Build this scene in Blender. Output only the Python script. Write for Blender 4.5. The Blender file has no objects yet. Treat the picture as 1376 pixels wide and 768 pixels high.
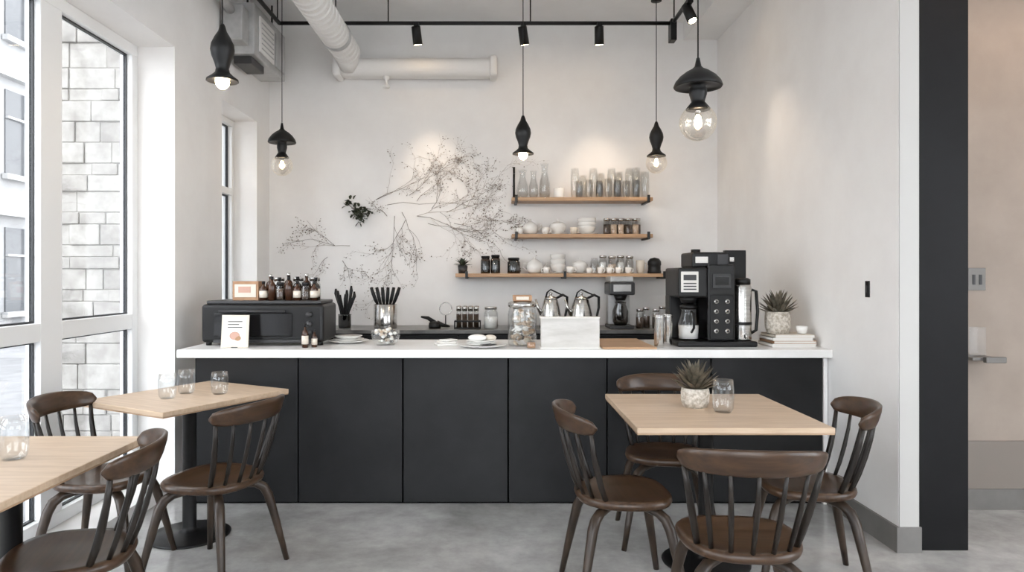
import bpy, bmesh, math, random
from mathutils import Vector, Matrix
random.seed(7)
S = bpy.context.scene
pi = math.pi
try:
    S.view_settings.view_transform = 'Standard'; S.view_settings.look = 'None'
except Exception as e: print(e)

# ------------------------------------------------------------------ materials
def new_mat(name):
    m = bpy.data.materials.new(name); m.use_nodes = True
    nt = m.node_tree; b = nt.nodes['Principled BSDF']
    return m, nt, b
def flat(name, col, rough=.5, metal=0., emis=None, es=0., spec=.5):
    m, nt, b = new_mat(name)
    b.inputs['Base Color'].default_value = (*col, 1)
    b.inputs['Roughness'].default_value = rough
    b.inputs['Metallic'].default_value = metal
    b.inputs['Specular IOR Level'].default_value = spec
    if emis:
        b.inputs['Emission Color'].default_value = (*emis, 1)
        b.inputs['Emission Strength'].default_value = es
    return m
def noisy(name, c1, c2, scale=4., rough=.5, metal=0., stretch=(1,1,1), bump=0., detail=6., lo=.35, hi=.65, rvar=0., spec=.5):
    m, nt, b = new_mat(name)
    b.inputs['Specular IOR Level'].default_value = spec
    tc = nt.nodes.new('ShaderNodeTexCoord'); mp = nt.nodes.new('ShaderNodeMapping')
    mp.inputs['Scale'].default_value = stretch
    n = nt.nodes.new('ShaderNodeTexNoise'); n.inputs['Scale'].default_value = scale
    n.inputs['Detail'].default_value = detail; n.inputs['Roughness'].default_value = .6
    r = nt.nodes.new('ShaderNodeValToRGB')
    r.color_ramp.elements[0].color = (*c1, 1); r.color_ramp.elements[0].position = lo
    r.color_ramp.elements[1].color = (*c2, 1); r.color_ramp.elements[1].position = hi
    L = nt.links.new
    L(tc.outputs['Object'], mp.inputs['Vector']); L(mp.outputs['Vector'], n.inputs['Vector'])
    L(n.outputs['Fac'], r.inputs['Fac']); L(r.outputs['Color'], b.inputs['Base Color'])
    b.inputs['Roughness'].default_value = rough; b.inputs['Metallic'].default_value = metal
    if rvar:
        mr = nt.nodes.new('ShaderNodeMapRange')
        mr.inputs['To Min'].default_value = rough - rvar; mr.inputs['To Max'].default_value = rough + rvar
        L(n.outputs['Fac'], mr.inputs['Value']); L(mr.outputs['Result'], b.inputs['Roughness'])
    if bump:
        bp = nt.nodes.new('ShaderNodeBump'); bp.inputs['Strength'].default_value = bump
        bp.inputs['Distance'].default_value = .01
        L(n.outputs['Fac'], bp.inputs['Height']); L(bp.outputs['Normal'], b.inputs['Normal'])
    return m
def glass(name, tint=(1,1,1), edge=.5, body=.05, edgecol=(.8,.82,.84), blend=.2):
    m = bpy.data.materials.new(name); m.use_nodes = True; nt = m.node_tree
    nt.nodes.clear(); L = nt.links.new
    out = nt.nodes.new('ShaderNodeOutputMaterial')
    tr = nt.nodes.new('ShaderNodeBsdfTransparent'); tr.inputs['Color'].default_value = (*tint, 1)
    gl = nt.nodes.new('ShaderNodeBsdfGlossy'); gl.inputs['Roughness'].default_value = .03
    gl.inputs['Color'].default_value = (*edgecol, 1)
    lw = nt.nodes.new('ShaderNodeLayerWeight'); lw.inputs['Blend'].default_value = blend
    mr = nt.nodes.new('ShaderNodeMapRange'); mr.inputs['To Min'].default_value = body; mr.inputs['To Max'].default_value = edge
    mx = nt.nodes.new('ShaderNodeMixShader')
    L(lw.outputs['Facing'], mr.inputs['Value']); L(mr.outputs['Result'], mx.inputs['Fac'])
    L(tr.outputs[0], mx.inputs[1]); L(gl.outputs[0], mx.inputs[2]); L(mx.outputs[0], out.inputs['Surface'])
    return m

M = {}
M['wall'] = noisy('wall_plaster', (.80,.785,.77), (.84,.83,.815), 3, .75, bump=.03)
M['ceil'] = noisy('ceiling_paint', (.80,.80,.795), (.86,.86,.855), 2, .8)
def floor_mat():
    m, nt, b = new_mat('polished_concrete'); L = nt.links.new
    tc = nt.nodes.new('ShaderNodeTexCoord')
    n1 = nt.nodes.new('ShaderNodeTexNoise'); n1.inputs['Scale'].default_value = 1.3; n1.inputs['Detail'].default_value = 10; n1.inputs['Roughness'].default_value = .6; n1.inputs['Distortion'].default_value = .4
    n2 = nt.nodes.new('ShaderNodeTexNoise'); n2.inputs['Scale'].default_value = 7; n2.inputs['Detail'].default_value = 12; n2.inputs['Roughness'].default_value = .7
    L(tc.outputs['Object'], n1.inputs['Vector']); L(tc.outputs['Object'], n2.inputs['Vector'])
    r1 = nt.nodes.new('ShaderNodeValToRGB'); e = r1.color_ramp.elements
    e[0].position = .3; e[0].color = (.30,.295,.287,1); e[1].position = .7; e[1].color = (.58,.575,.565,1)
    r2 = nt.nodes.new('ShaderNodeValToRGB'); r2.color_ramp.elements[0].position = .35; r2.color_ramp.elements[0].color = (.82,.82,.82,1); r2.color_ramp.elements[1].position = .65; r2.color_ramp.elements[1].color = (1.08,1.08,1.08,1)
    mx = nt.nodes.new('ShaderNodeMix'); mx.data_type = 'RGBA'; mx.blend_type = 'MULTIPLY'; mx.inputs[0].default_value = 1
    L(n1.outputs['Fac'], r1.inputs['Fac']); L(n2.outputs['Fac'], r2.inputs['Fac'])
    L(r1.outputs['Color'], mx.inputs[6]); L(r2.outputs['Color'], mx.inputs[7]); L(mx.outputs[2], b.inputs['Base Color'])
    mr = nt.nodes.new('ShaderNodeMapRange'); mr.inputs['To Min'].default_value = .08; mr.inputs['To Max'].default_value = .30
    L(n1.outputs['Fac'], mr.inputs['Value']); L(mr.outputs['Result'], b.inputs['Roughness'])
    return m
M['floor'] = floor_mat()
M['base'] = noisy('baseboard_grey', (.16,.153,.145), (.20,.19,.18), 5, .5)
M['endshade'] = flat('end_face_painted_shade', (.52,.51,.49), .6)  # grey in place of shade on the overlit wall end
M['frame'] = flat('window_frame_white', (.78,.79,.79), .35)
M['gasket'] = flat('window_gasket', (.02,.022,.025), .4)
M['pane'] = glass('window_glass', (.98,.99,1), .35, .02)
M['blackpanel'] = noisy('black_laminate', (.0050,.0052,.006), (.012,.0125,.0135), 2.2, .45, detail=10, bump=.02, spec=.28)
M['seam'] = flat('panel_seam', (.001,.001,.001), .9, spec=0)
M['blackcol'] = noisy('black_steel_column', (.004,.004,.0045), (.007,.007,.008), 2.5, .5, spec=.2)
M['quartz'] = noisy('white_quartz', (.80,.79,.77), (.86,.85,.84), 6, .25)
M['darktop'] = noisy('dark_stone', (.10,.10,.10), (.2,.195,.19), 6, .3)
M['oak'] = noisy('oak_tabletop', (.50,.365,.25), (.61,.465,.335), 3.0, .40, stretch=(1.2,14,14), detail=8)
M['ply'] = noisy('oak_edge', (.34,.22,.13), (.46,.31,.20), 3.0, .5, stretch=(2,2,30))
M['shelfwood'] = noisy('shelf_wood', (.38,.22,.115), (.55,.35,.20), 4, .45, stretch=(1,12,12))
M['walnut'] = noisy('walnut', (.026,.014,.008), (.080,.043,.023), 2.2, .28, stretch=(1.5,24,24), detail=6, lo=.25, hi=.75, spec=.42)
M['spindle'] = noisy('dark_stained_wood', (.008,.006,.005), (.022,.016,.012), 7, .36, stretch=(3,3,1), spec=.35)
M['legwood'] = noisy('leg_walnut', (.016,.011,.008), (.046,.030,.020), 7, .34, stretch=(3,3,1), spec=.4)
M['black'] = flat('black_metal', (.006,.006,.0065), .4, spec=.35)
M['blackgloss'] = flat('black_plastic_gloss', (.005,.005,.006), .15)
M['darkgrey'] = flat('dark_grey_plastic', (.03,.03,.032), .4)
M['steel'] = noisy('brushed_steel', (.48,.47,.45), (.66,.65,.63), 8, .18, 1.0, stretch=(1,1,12))
M['greymetal'] = noisy('galvanised_steel', (.40,.40,.40), (.56,.56,.555), 6, .42, .3)
M['duct'] = flat('duct_white', (.80,.79,.77), .45)
M['ceramic'] = flat('white_ceramic', (.84,.83,.80), .18)
M['cream'] = flat('cream_ceramic', (.70,.64,.55), .4)
M['glass'] = glass('clear_glass', (.975,.98,.98), .75, .035, (.96,.97,.98), .12)
M['bulb'] = glass('bulb_glass', (1,.98,.95), .7, .10, (1,.97,.9), .2)
M['smoke'] = glass('smoked_glass', (.35,.33,.31), .6, .1)
M['fil'] = flat('filament', (1,.7,.35), .5, emis=(1,.70,.38), es=60)
M['card'] = noisy('kraft_board', (.36,.20,.11), (.48,.29,.17), 10, .7)
M['paper'] = flat('paper_white', (.78,.76,.72), .7)
M['sign'] = noisy('speckled_sign_board', (.50,.48,.445), (.68,.66,.63), 3, .5, stretch=(1,1,5))
M['pink'] = flat('card_pink', (.55,.34,.27), .7)
M['leafg'] = noisy('succulent_leaf', (.04,.042,.03), (.19,.155,.11), 20, .5)
M['leafd'] = noisy('dark_leaf', (.03,.04,.025), (.07,.08,.05), 20, .5)
M['twig'] = flat('dried_twig', (.17,.14,.12), .7)
M['twig2'] = flat('dried_twig_pale', (.40,.35,.31), .7)
M['weave'] = noisy('woven_basket', (.40,.35,.28), (.72,.67,.60), 60, .8, bump=.4, detail=2)
M['cookie'] = noisy('cookies', (.35,.22,.13), (.78,.66,.52), 30, .7, bump=.3)
M['coffee'] = noisy('coffee_beans', (.03,.015,.008), (.08,.045,.025), 80, .5, bump=.5)
M['amber'] = flat('amber_bottle', (.05,.02,.01), .12)
M['passwall'] = noisy('passage_wall', (.36,.30,.255), (.41,.345,.295), 3, .7)
M['passlow'] = flat('passage_wainscot', (.25,.215,.19), .6)
M['street'] = noisy('asphalt', (.18,.18,.185), (.24,.24,.245), 3, .9)
M['facade'] = noisy('grey_render', (.24,.24,.242), (.30,.30,.302), 1, .8)
M['trimstone'] = flat('facade_trim', (.36,.36,.36), .8)
M['fwin'] = flat('facade_window', (.07,.074,.08), .2)
M['stone'] = noisy('pale_limestone', (.29,.275,.255), (.43,.415,.39), 9, .9, bump=1, detail=14)
M['stone2'] = noisy('pale_limestone_dark', (.24,.228,.212), (.38,.362,.34), 9, .9, bump=1, detail=14)
M['mortar'] = flat('mortar', (.34,.325,.305), .95)

# ------------------------------------------------------------------ mesh builder
class B:
    def __init__(s, name):
        s.name = name; s.v = []; s.f = []; s.mi = []; s.sm = []; s.mats = []
    def m(s, k):
        if k not in s.mats: s.mats.append(k)
        return s.mats.index(k)
    def add(s, vs, fs, mat, smooth=True, mx=None):
        o = len(s.v); i = s.m(mat)
        for v in vs:
            v = Vector(v)
            if mx is not None: v = mx @ v
            s.v.append(v)
        for f in fs:
            s.f.append([a + o for a in f]); s.mi.append(i); s.sm.append(smooth)
        return s
    def box(s, x0, x1, y0, y1, z0, z1, mat, bev=0., mx=None, seg=2):
        bm = bmesh.new()
        bmesh.ops.create_cube(bm, size=1)
        for v in bm.verts:
            v.co = Vector(((x0+x1)/2 + v.co.x*(x1-x0), (y0+y1)/2 + v.co.y*(y1-y0), (z0+z1)/2 + v.co.z*(z1-z0)))
        if bev > 0:
            bmesh.ops.bevel(bm, geom=list(bm.edges), offset=bev, segments=seg, profile=.5, affect='EDGES')
        bm.verts.ensure_lookup_table()
        vs = [v.co.copy() for v in bm.verts]; bm.verts.index_update()
        fs = [[v.index for v in f.verts] for f in bm.faces]; bm.free()
        return s.add(vs, fs, mat, False, mx)
    def lathe(s, prof, c=(0,0,0), mat='black', seg=28, mx=None, smooth=True, shape=None):
        vs = []; fs = []
        for r, z in prof:
            for k in range(seg):
                a = 2*pi*k/seg
                sx, sy = shape(a) if shape else (math.cos(a), math.sin(a))
                vs.append((c[0]+r*sx, c[1]+r*sy, c[2]+z))
        n = len(prof)
        for i in range(n-1):
            for k in range(seg):
                k2 = (k+1) % seg
                fs.append([i*seg+k, i*seg+k2, (i+1)*seg+k2, (i+1)*seg+k])
        if prof[0][0] > 1e-5: fs.append([k for k in range(seg)][::-1])
        if prof[-1][0] > 1e-5 : fs.append([(n-1)*seg+k for k in range(seg)])
        return s.add(vs, fs, mat, smooth, mx)
    def shell(s, prof, c, mat, seg=28, th=.0025):
        inner = [(max(r-th, .0005), z+(th if i == 0 else 0)) for i, (r, z) in enumerate(prof)][::-1]
        vs_prof = [(0.0001, prof[0][1])] + prof + inner + [(0.0001, prof[0][1]+th)]
        return s.lathe(vs_prof, c, mat, seg)
    def tube(s, pts, rad, mat, seg=10, cap=True, smooth=True):
        pts = [Vector(p) for p in pts]; n = len(pts)
        if not hasattr(rad, '__len__'): rad = [rad]*n
        vs = []; fs = []; up = None
        for i, p in enumerate(pts):
            t = (pts[min(i+1, n-1)] - pts[max(i-1, 0)]).normalized()
            if up is None:
                up = t.orthogonal().normalized()
            up = (up - t*up.dot(t)).normalized(); w = t.cross(up)
            for k in range(seg):
                a = 2*pi*k/seg
                vs.append(p + (up*math.cos(a) + w*math.sin(a))*rad[i])
        for i in range(n-1):
            for k in range(seg):
                k2 = (k+1) % seg
                fs.append([i*seg+k, i*seg+k2, (i+1)*seg+k2, (i+1)*seg+k])
        if cap:
            fs.append([k for k in range(seg)][::-1]); fs.append([(n-1)*seg+k for k in range(seg)])
        return s.add(vs, fs, mat, smooth)
    def ball(s, c, r, mat, sc=(1,1,1), seg=16, mx=None):
        rings = max(6, seg//2)
        prof = [(max(r*math.sin(pi*i/rings), 1e-5), -r*math.cos(pi*i/rings)) for i in range(rings+1)]
        T = Matrix.Translation(Vector(c)) @ Matrix.Diagonal((*sc, 1))
        if mx is not None: T = mx @ T
        return s.lathe(prof, (0,0,0), mat, seg, T)
    def leaf(s, base, az, el, ln, w, mat, curl=.5, n=5):
        base = Vector(base); h = Vector((math.cos(az), math.sin(az), 0)); sd = Vector((-math.sin(az), math.cos(az), 0))
        p = base.copy(); vs = []; fs = []
        for i in range(n+1):
            t = i/n; e = el - curl*t
            d = h*math.cos(e) + Vector((0,0,1))*math.sin(e)
            ww = w*(.55+.9*t if t < .5 else 1.0*(1-((t-.5)/.5)**1.6)) * .5 + .0003
            nrm = Vector((0,0,1))*math.cos(e) - h*math.sin(e)
            vs += [p - sd*ww + nrm*ww*.35, p - nrm*ww*.12, p + sd*ww + nrm*ww*.35]
            p = p + d*ln/n
        for i in range(n):
            a = i*3
            fs += [[a, a+1, a+4, a+3], [a+1, a+2, a+5, a+4]]
        return s.add(vs, fs, mat, True)
    def mesh(s):
        me = bpy.data.meshes.new(s.name); me.from_pydata([tuple(v) for v in s.v], [], s.f)
        for k in s.mats: me.materials.append(M[k])
        for p, i, sm in zip(me.polygons, s.mi, s.sm): p.material_index = i; p.use_smooth = sm
        bm = bmesh.new(); bm.from_mesh(me); bmesh.ops.recalc_face_normals(bm, faces=bm.faces); bm.to_mesh(me); bm.free()
        me.update(); return me
    def done(s, loc=(0,0,0), rz=0., me=None, centre=True):
        if centre and me is None and loc == (0,0,0) and len(s.v):
            xs = [v.x for v in s.v]; ys = [v.y for v in s.v]; zs = [v.z for v in s.v]
            c = Vector(((min(xs)+max(xs))/2, (min(ys)+max(ys))/2, min(zs)))
            for i in range(len(s.v)): s.v[i] = s.v[i] - c
            loc = tuple(c)
        me = me or s.mesh()
        o = bpy.data.objects.new(s.name, me); S.collection.objects.link(o)
        o.location = loc; o.rotation_euler = (0, 0, rz)
        return o
def R(x, y, z=0, rz=0): return Matrix.Translation((x, y, z)) @ Matrix.Rotation(rz, 4, 'Z')

# ------------------------------------------------------------------ room shell
CZ = 3.74
B('floor').box(-2.40, 4.6, -3.1, 6.62, -.12, 0, 'floor').done(centre=False)
B('ceiling').box(-2.40, 4.6, -3.1, 6.62, CZ, CZ+.12, 'ceil').done(centre=False)
B('wall_back').box(-2.40, 2.15, 6.5, 6.62, 0, CZ, 'wall').done(centre=False)
w = B('wall_left')
X0, X1 = -2.40, -2.08
for a, b_ in [(-3.1,-2.2),(.5,1.0),(4.58,5.37),(6.16,6.5)]: w.box(X0, X1, a, b_, 0, CZ, 'wall')
for a, b_, z0, z1 in [(-2.2,.5,.08,2.89),(1.0,4.58,.08,2.89),(5.37,6.16,1.1,2.75)]:
    w.box(X0, X1, a, b_, 0, z0, 'wall'); w.box(X0, X1, a, b_, z1, CZ, 'wall')
w.done(centre=False)
B('wall_right').box(2.05, 2.15, 3.58, 6.5, 0, CZ, 'wall').done(centre=False)
B('end_face_shade_strip').box(2.052, 2.15, 3.572, 3.58, .13, CZ, 'endshade').done(centre=False)  # added grey cover that tones down the blown-out wall end face
w = B('wall_front'); w.box(-2.08, -1.6, -3.1, -3.0, 0, CZ, 'wall'); w.box(2.12, 4.5, -3.1, -3.0, 0, CZ, 'wall')
w.box(-1.6, 2.12, -3.1, -3.0, 3.4, CZ, 'wall'); w.done(centre=False)
w = B('wall_passage_side'); w.box(4.5, 4.6, -3.1, -2.4, 0, CZ, 'wall'); w.box(4.5, 4.6, 2.2, 4.4, 0, CZ, 'wall')
w.box(4.5, 4.6, -2.4, 2.2, 0, .4, 'wall'); w.box(4.5, 4.6, -2.4, 2.2, 3.2, CZ, 'wall'); w.done(centre=False)
w = B('wall_passage_back'); w.box(2.15, 4.5, 4.25, 4.4, 0, CZ, 'passwall')
w.box(2.15, 4.5, 4.235, 4.25, .125, .41, 'passlow'); w.done(centre=False)
B('baseboard_right').box(2.035, 2.05, 3.565, 4.32, 0, .13, 'base').box(2.05, 2.16, 3.565, 3.58, 0, .13, 'base').done(centre=False)
B('baseboard_passage').box(2.15, 4.5, 4.225, 4.25, 0, .125, 'base').done(centre=False)
B('black_column').box(2.165, 2.42, 3.60, 3.80, 0, CZ, 'blackcol', .004).box(2.15, 2.165, 3.63, 3.80, 0, CZ, 'blackcol').done(centre=False)
B('ceiling_beam').box(1.74, 2.05, 3.58, 6.5, 3.58, CZ, 'ceil').done(centre=False)

def window_y(name, x, y0, y1, z0, z1, vert, trans, fw=.07):
    w = B(name)
    def bar(ya, yb, za, zb): w.box(x-.03, x+.05, ya, yb, za, zb, 'frame', .004)
    bar(y0, y1, z0, z0+fw); bar(y0, y1, z1-fw, z1); bar(y0, y0+fw, z0+fw, z1-fw); bar(y1-fw, y1, z0+fw, z1-fw)
    ys = [y0+fw] + [q for v in vert for q in v] + [y1-fw]
    for v in vert: bar(v[0], v[1], z0+fw, z1-fw)
    zs = [z0+fw] + [q for t in trans for q in t] + [z1-fw]
    for i in range(0, len(ys), 2):
        a, b_ = ys[i], ys[i+1]
        for t in trans: bar(a, b_, t[0], t[1])
        for j in range(0, len(zs), 2):
            c, d = zs[j], zs[j+1]; g = .010
            for (p, q, r_, t_) in [(a,b_,c,c+g),(a,b_,d-g,d),(a,a+g,c+g,d-g),(b_-g,b_,c+g,d-g)]:
                w.box(x-.004, x+.016, p, q, r_, t_, 'gasket')
            w.box(x, x+.006, a+g, b_-g, c+g, d-g, 'pane')
    return w.done(centre=False)
window_y('window_1', -2.37, 1.0, 4.58, .08, 2.89, [(2.15,2.33),(3.60,3.78)], [(1.065,1.16)])
window_y('window_2', -2.33, 5.37, 6.16, 1.1, 2.75, [], [(2.10,2.16)], .05)
window_y('added_window_3', -2.37, -2.2, .5, .08, 2.89, [(-.9,-.75)], [(1.065,1.16)])  # out of view, put in as a daylight source
window_y('added_window_5', 4.55, -2.4, 2.2, .4, 3.2, [(-.9,-.8),(.6,.7)], [])  # unseen opening, added to brighten the left pier from the right
w = B('added_window_4')  # unseen glazing behind the camera, added and sized for the light it lets in
for a in (-1.6, .2, 2.05): w.box(a, a+.07, -3.08, -3.02, 0, 3.4, 'frame', .004)
for i, a in enumerate((-1.53, .27)):
    b_ = (.2, 2.05)[i]
    w.box(a, b_, -3.08, -3.02, 0, .08, 'frame'); w.box(a, b_, -3.08, -3.02, 3.33, 3.4, 'frame'); w.box(a, b_, -3.052, -3.046, .08, 3.33, 'pane')
w.done(centre=False)

# outside
g = B('street_ground'); g.box(-40, -2.41, -30, 60, -.3, -.05, 'street'); g.box(-2.41, 20, -30, -3.12, -.3, -.05, 'street'); g.done(centre=False)
st = B('stone_pier')
st.box(-3.05, -2.42, 4.75, 5.25, -.05, 4.6, 'mortar')
st.box(-3.12, -2.42, 4.68, 5.25, -.05, .25, 'stone', .01)
random.seed(3)
zz = .25
while zz < 4.5:
    xx = -3.06; hh = random.choice((.08, .11, .14, .17))
    while xx < -2.45:
        wd = random.uniform(.11, .36)
        if xx+wd > -2.5: wd = -2.42-xx
        d = random.uniform(.004, .022)
        st.box(xx+.002, xx+wd-.002, 4.75-d, 4.76, zz+.002, zz+hh-.002, random.choice(('stone','stone','stone2')), .006, seg=3)
        xx += wd
    zz += hh
st.done(centre=False)
fc = B('street_building')
fc.box(-16, -11, 2, 46, -.05, 13, 'facade')
for fl in range(4):
    for i in range(20):
        y = 3.2+i*2.1; z = .6+fl*3.1
        fc.box(-11.0, -10.97, y, y+1.3, z, z+1.9, 'fwin')
        fc.box(-10.97, -10.9, y+.62, y+.68, z, z+1.9, 'trimstone'); fc.box(-10.98, -10.85, y-.1, y+1.4, z-.12, z, 'trimstone')
        fc.box(-10.97, -10.9, y, y+1.3, z+1.25, z+1.3, 'trimstone')
    fc.box(-11.0, -10.8, 2, 46, 2.75+fl*3.1, 2.95+fl*3.1, 'trimstone')
fc.done(centre=False)

# ------------------------------------------------------------------ ceiling services
d = B('air_duct')
pts = []; rr = []
y = 1.8
while y < 6.20:
    pts += [(-1.31, y, 3.38), (-1.31, y+.012, 3.38), (-1.31, y+.07, 3.38), (-1.31, y+.082, 3.38)]
    rr += [.107, .119, .119, .107]; y += .095
d.tube(pts, rr, 'duct', 28, smooth=False)
for yy in (3.0, 4.4, 5.8):
    d.tube([(-1.31, yy-.02, 3.38), (-1.31, yy+.02, 3.38)], .126, 'greymetal', 28)
    d.tube([(-1.31, yy, 3.48), (-1.31, yy, CZ)], .006, 'black', 6)
d.tube([(-1.31,6.18,3.38),(-1.31,6.34,3.30)], .10, 'duct', 24)
d.done(centre=False)
d = B('linear_air_diffuser')
d.box(-1.42, .01, 6.28, 6.495, 3.20, 3.36, 'duct', .07, seg=6)
d.box(-.05, .02, 6.26, 6.495, 3.185, 3.375, 'duct', .03, seg=4); d.box(-1.45, -1.38, 6.26, 6.495, 3.185, 3.375, 'duct', .03, seg=4)
d.done(centre=False)
d = B('sprinkler_head')
d.lathe([(.03,.03),(.03,-.02),(.012,-.03),(.012,-.07),(.03,-.08),(.03,-.1),(.0001,-.1)], (-.98, 6.36, 3.20), 'duct', 16).done(centre=False)
d = B('hvac_unit')
d.box(-2.08, -1.86, 5.45, 6.25, 3.12, 3.52, 'greymetal', .01)
d.box(-2.06, -1.9, 5.30, 5.45, 3.18, 3.45, 'greymetal', .01)
d.box(-1.86, -1.845, 5.55, 5.9, 3.17, 3.45, 'duct', .003); d.box(-1.86, -1.845, 5.95, 6.2, 3.17, 3.45, 'greymetal', .003)
for i in range(6): d.box(-1.845, -1.840, 5.58, 5.87, 3.2+i*.04, 3.208+i*.04, 'greymetal')
d.tube([(-1.99,5.35,3.4),(-1.99,5.2,3.42),(-1.99,5.05,3.5),(-1.99,5.0,CZ)], .035, 'greymetal', 14)
d.tube([(-1.93,5.5,3.52),(-1.93,5.5,CZ)], .008, 'black', 8); d.tube([(-1.93,6.1,3.52),(-1.93,6.1,CZ)], .008, 'black', 8)
d.box(-2.04, -1.9, 5.5, 5.8, 3.06, 3.12, 'darkgrey', .005)
d.done(centre=False)
d = B('lighting_track')
d.tube([(-1.82,1.5,3.535),(-1.82,5.95,3.535)], .017, 'black', 8); d.tube([(-1.82,5.95,3.535),(1.5,5.95,3.535)], .017, 'black', 8)
d.tube([(1.5,5.95,3.535),(1.5,1.5,3.535)], .017, 'black', 8)
for p in [(-1.82,3),(-1.82,5.9),(-.9,5.95),(.3,5.95),(1.5,5.9),(1.5,3)]: d.tube([(p[0],p[1],3.535),(p[0],p[1],CZ)], .006, 'black', 6)
d.box(1.475, 1.525, 5.9, 6.0, 3.38, 3.56, 'black', .004)
d.done(centre=False)

def add_light(kind, name, loc, energy, col=(1,1,1), rot=None, target=None, **kw):
    l = bpy.data.lights.new(name, kind); l.energy = energy; l.color = col
    for k, v in kw.items(): setattr(l, k, v)
    o = bpy.data.objects.new(name, l); S.collection.objects.link(o); o.location = loc
    if target is not None: o.rotation_euler = (Vector(target)-Vector(loc)).to_track_quat('-Z', 'Y').to_euler()
    elif rot: o.rotation_euler = rot
    return o
WARM = (1, .80, .60)
def track_spot(x, y, target, energy, size=.95, ln=.15):
    p = Vector((x, y, 3.44)); t = Vector(target); dr = (t-p).normalized()
    s = B('track_spotlight')
    s.tube([(x, y, 3.535), (x, y, 3.45)], .008, 'black', 8)
    s.box(x-.022, x+.022, y-.05, y+.05, 3.50, 3.53, 'black', .003)
    a = p - dr*ln*.45; b_ = p + dr*ln*.55
    s.tube([a, a+dr*.004, b_], [.032, .038, .040], 'black', 20)
    s.tube([b_-dr*.004, b_+dr*.002], [.03, .03], 'fil', 16)
    s.done(centre=False)
    add_light('SPOT', 'spot_lamp', tuple(b_+dr*.03), energy, WARM, target=target, spot_size=size, spot_blend=1.0, shadow_soft_size=.03)
track_spot(-.66, 5.95, (-.50, 6.5, 1.70), 44, .9)
track_spot(.24, 5.95, (.50, 6.5, 1.9), 6)
track_spot(.88, 5.95, (.98, 6.45, 1.70), 46, .9)
track_spot(1.5, 5.45, (2.05, 4.7, 1.5), 30)

def pendant(kind, x, y, ztop, sc=1., zs=1., globe=True, e=6):
    p = B('pendant_lamp')
    p.tube([(x, y, ztop-.01), (x, y, CZ-.02)], .0035, 'black', 6)
    p.lathe([(.045,0),(.045,-.02),(.0001,-.022)], (x, y, CZ), 'black', 20)
    if kind == 'mush':
        pr = [(.0001,0),(.008,0),(.012,-.02),(.016,-.04),(.028,-.052),(.055,-.066),(.085,-.088),(.108,-.115),(.116,-.136),(.112,-.142),(.10,-.138),(.046,-.132),
              (.036,-.138),(.042,-.155),(.042,-.175),(.034,-.20),(.032,-.212),(.045,-.228),(.058,-.245),(.056,-.25),(.0001,-.245)]
        gr = .088
    else:
        pr = [(.0001,0),(.008,0),(.014,-.012),(.022,-.04),(.040,-.07),(.056,-.105),(.060,-.135),(.054,-.165),(.040,-.20),(.032,-.23),(.036,-.25),(.055,-.268),(.078,-.285),(.08,-.295),(.074,-.295),(.0001,-.285)]
        gr = .088
    pr = [(r*sc, z*sc*zs) for r, z in pr]
    p.lathe(pr, (x, y, ztop), 'black', 32)
    bz = ztop + pr[-1][1]
    if globe:
        g = gr*sc; c = ztop + pr[-1][1] - g*.75
        p.ball((x, y, c), g, 'bulb', seg=28)
        p.tube([(x, y, bz+.01), (x, y, bz-.03*sc)], .014*sc, 'steel', 12)
        for k in range(4):
            a = k*pi/2
            p.tube([(x+.007*math.cos(a), y+.007*math.sin(a), bz-.03*sc), (x+.014*math.cos(a), y+.014*math.sin(a), bz-.085*sc)], .0018, 'fil', 6)
        p.ball((x, y, bz-.055*sc), .016*sc, 'fil', (1,1,1.6), 10)
        lz = bz - .06*sc
    else:
        p.ball((x, y, bz-.012*sc), .035*sc, 'fil', (1,1,1.1), 16); lz = bz - .06*sc
    p.done(centre=False)
    add_light('POINT', 'pendant_bulb', (x, y, lz), e, WARM, shadow_soft_size=.02)
pendant('vase', -1.469, 3.8, 2.76, 1.05, 1.0, False, 5)
pendant('mush', -1.752, 5.8, 2.66, .98, 1.18, True, 4)
pendant('vase', .20, 5.0, 2.54, .95, .98, False, 5)
pendant('vase', 1.363, 5.95, 2.706, 1.0, 1.0, True, 5)
pendant('mush', .98, 3.4, 2.452, 1.0, 1.0, True, 5)

# ------------------------------------------------------------------ counters
c = B('service_counter')
c.box(-1.84, 2.02, 4.36, 4.93, 0, .905, 'seam')
edges = [-1.84, -1.21, -.566, .082, .69, 1.33, 2.02]
for a, b_ in zip(edges[:-1], edges[1:]):
    c.box(a+.004, b_-.004, 4.335, 4.36, .012, .90, 'blackpanel', .003)
c.box(-1.845, -1.84, 4.34, 4.93, 0, .905, 'blackpanel')
c.box(2.02, 2.045, 4.33, 4.93, 0, .905, 'quartz')
c.box(-1.93, 2.048, 4.27, 4.97, .905, .955, 'quartz', .004)
c.done(centre=False)
c = B('back_counter')
c.box(-2.07, 2.04, 5.95, 6.49, 0, .92, 'blackpanel')
for i in range(7): c.box(-2.06+i*.586, -2.06+i*.586+.575, 5.93, 5.95, .08, .90, 'blackpanel', .003)
c.box(-2.078, 2.048, 5.90, 6.498, .92, .95, 'darktop', .003)
c.done(centre=False)
FZ = .955; BZ = .95

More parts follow.
